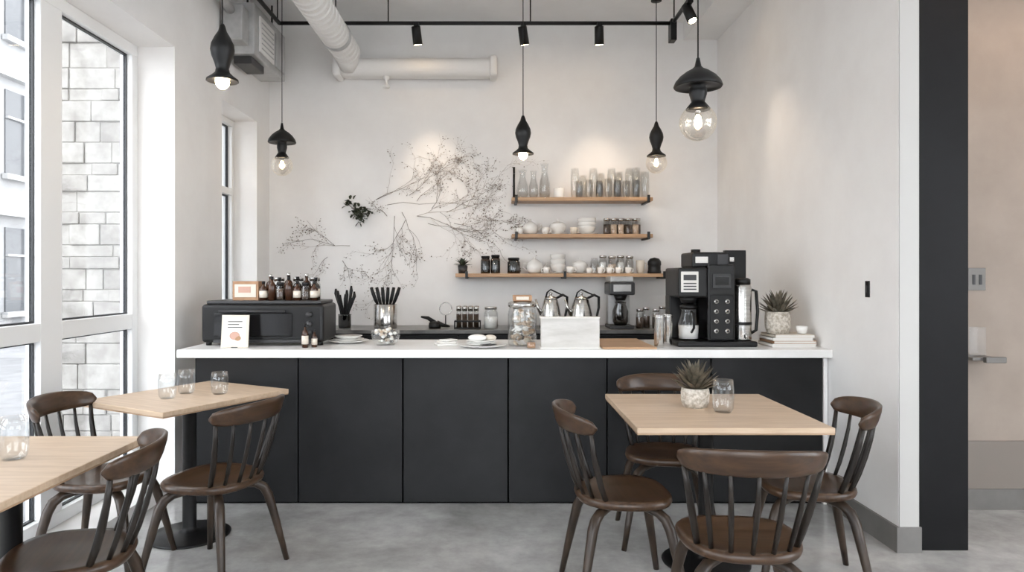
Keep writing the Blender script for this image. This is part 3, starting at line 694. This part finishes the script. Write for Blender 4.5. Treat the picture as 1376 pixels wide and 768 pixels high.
# ------------------------------------------------------------------ chairs
def chair_mesh():
    c = B('dining_chair')
    def shp(a):
        n = 2.7; ca, sa = math.cos(a), math.sin(a)
        r = (abs(ca)**n + abs(sa)**n)**(-1/n)
        x = r*ca*.215; y = r*sa*.205
        x *= 1 + .10*(y/.2); return x, y
    pr = [(.0001,-.010),(.35,-.011),(.65,-.008),(.85,.002),(.95,.004),(.99,-.004),(1.0,-.016),(.97,-.030),(.85,-.040),(.5,-.042),(.0001,-.042)]
    c.lathe(pr, (0,0,.46), 'walnut', 44, shape=shp)
    vs = []; fs = []; N = 28; K = 14
    def mid(t):
        return Vector((.245*math.sin(t*1.25)/math.sin(1.25), -.285+.125*(1-math.cos(t*1.25))/(1-math.cos(1.25)), .79 - .012*t*t))
    for i in range(N+1):
        t = -1+2*i/N; p = mid(t); tg = (mid(min(t+.02,1))-mid(max(t-.02,-1))).normalized()
        out = Vector((tg.y, -tg.x, 0)).normalized(); up = (Vector((0,0,1)) + out*.28).normalized()
        e = math.sqrt(max(0, 1-abs(t)**10)); hh = .050*(1-.32*t*t)*(.15+.85*e); th = .0125*(.3+.7*e)
        for k in range(K):
            a = 2*pi*k/K; ca, sa = math.cos(a), math.sin(a)
            q = (abs(ca)**3.5+abs(sa)**3.5)**(-1/3.5)
            vs.append(p + out*(q*ca*th) + up*(q*sa*hh))
    for i in range(N):
        for k in range(K):
            k2 = (k+1) % K; fs.append([i*K+k, i*K+k2, (i+1)*K+k2, (i+1)*K+k])
    fs.append(list(range(K))[::-1]); fs.append([N*K+k for k in range(K)])
    c.add(vs, fs, 'walnut', True)
    n = 7
    for i in range(n):
        t = -1+2*i/(n-1)
        b0 = Vector((.165*math.sin(t*1.2)/math.sin(1.2), -.185+.085*t*t, .445))
        tp = mid(t*.86); tp = tp + Vector((0, .008, -.03))
        md = (b0+tp)/2 + Vector((0, -.010, 0))
        r0 = .0115 if abs(t) > .9 else .0085
        c.tube([b0, b0.lerp(md,.5)+Vector((0,-.003,0)), md, md.lerp(tp,.5)+Vector((0,-.003,0)), tp], [r0*.95, r0*1.15, r0*1.2, r0, r0*.8], 'spindle', 8)
    for sx in (-1, 1):
        for sy in (-1, 1):
            P = [(.03,.03,.405),(.09,.085,.405),(.135,.125,.398),(.162,.150,.375),(.178,.165,.335),(.195,.182,.25),(.215,.203,.14),(.240,.228,0)]
            rad = [.015,.018,.021,.023,.0225,.020,.017,.013]
            c.tube([(sx*x, sy*y, z) for x, y, z in P], rad, 'legwood', 12)
    c.box(-.06, .06, -.06, .06, .395, .42, 'legwood', .005)
    return c, c.mesh()
CH, CM = chair_mesh()
def chair(x, y, fx, fy):
    rz = math.atan2(fy, fx) - pi/2
    CH.done((x, y, 0), rz, me=CM)
chair(.56, 3.12, .97, .06)     # left of right-hand table
chair(.92, 3.80, -.10, -1)     # behind
chair(1.43, 3.24, -.97, .22)   # right
chair(.89, 2.57, .10, 1)       # front
chair(-1.32, 3.33, -.97, .30)
chair(-1.86, 3.36, 1, .05)
chair(-1.46, 2.42, -.95, -.25)

# ------------------------------------------------------------------ tables
def table(x, y, w_, d_, rz, h=.75, px=0, py=0):
    t = B('cafe_table')
    t.box(-w_/2, w_/2, -d_/2, d_/2, h-.024, h, 'oak', .003)
    t.box(-w_/2+.002, w_/2-.002, -d_/2+.002, d_/2-.002, h-.030, h-.024, 'ply')
    t.box(px-.13, px+.13, py-.13, py+.13, h-.040, h-.030, 'black', .002)
    t.lathe([(.0001,0),(.21,0),(.212,.006),(.20,.014),(.06,.022),(.038,.035),(.036,.05),(.036,h-.06),(.06,h-.04),(.0001,h-.04)], (px,py,0), 'black', 40)
    t.done((x, y, 0), rz)
table(1.035, 3.46, .85, .88, 0)
table(-1.655, 3.82, .66, .80, math.radians(-29), .76)
table(-1.72, 2.375, .62, .95, 0, .755, .02, .1)

TZ = .76
tumbler('drinking_glass', -1.72, 3.70, TZ, .046, .13); tumbler('drinking_glass', -1.69, 3.86, TZ, .046, .13); tumbler('drinking_glass', -1.50, 3.84, TZ, .046, .12)
tumbler('drinking_glass', -1.70, 2.49, .755, .048, .15)
tumbler('drinking_glass', 1.095, 3.38, .75, .052, .155)
spiky('potted_succulent', 1.00, 3.52, .75, .07, .095, 'weave', 'leafg', .16, 48, .030)

def downlight(name, x, y, e, col, size=2.2):
    d = B(name); d.lathe([(.0001,-.02),(.05,-.02),(.055,-.05),(.075,-.05),(.075,0)], (x,y,CZ), 'duct', 28); d.lathe([(.0001,-.03),(.045,-.03)], (x,y,CZ), 'fil', 20); d.done(centre=False)
    add_light('SPOT', name+'_lamp', (x,y,CZ-.06), e, col, rot=(0,0,0), spot_size=size, spot_blend=.6, shadow_soft_size=.05)
downlight('downlight', 3.1, 3.4, 40, (1,.70,.48))

# ------------------------------------------------------------------ world / daylight
wd = bpy.data.worlds.new('sky'); S.world = wd; wd.use_nodes = True
bg = wd.node_tree.nodes['Background']; bg.inputs['Color'].default_value = (.955, .975, 1, 1); bg.inputs['Strength'].default_value = 6.6

# ------------------------------------------------------------------ camera
cd = bpy.data.cameras.new('camera'); cam = bpy.data.objects.new('camera', cd); S.collection.objects.link(cam)
cam.location = (0, 0, 1.4); cam.rotation_euler = (pi/2, 0, 0)
cd.sensor_width = 36; cd.lens = 36*947/1376; cd.shift_x = 23/1376; cd.shift_y = -13/1376
S.camera = cam
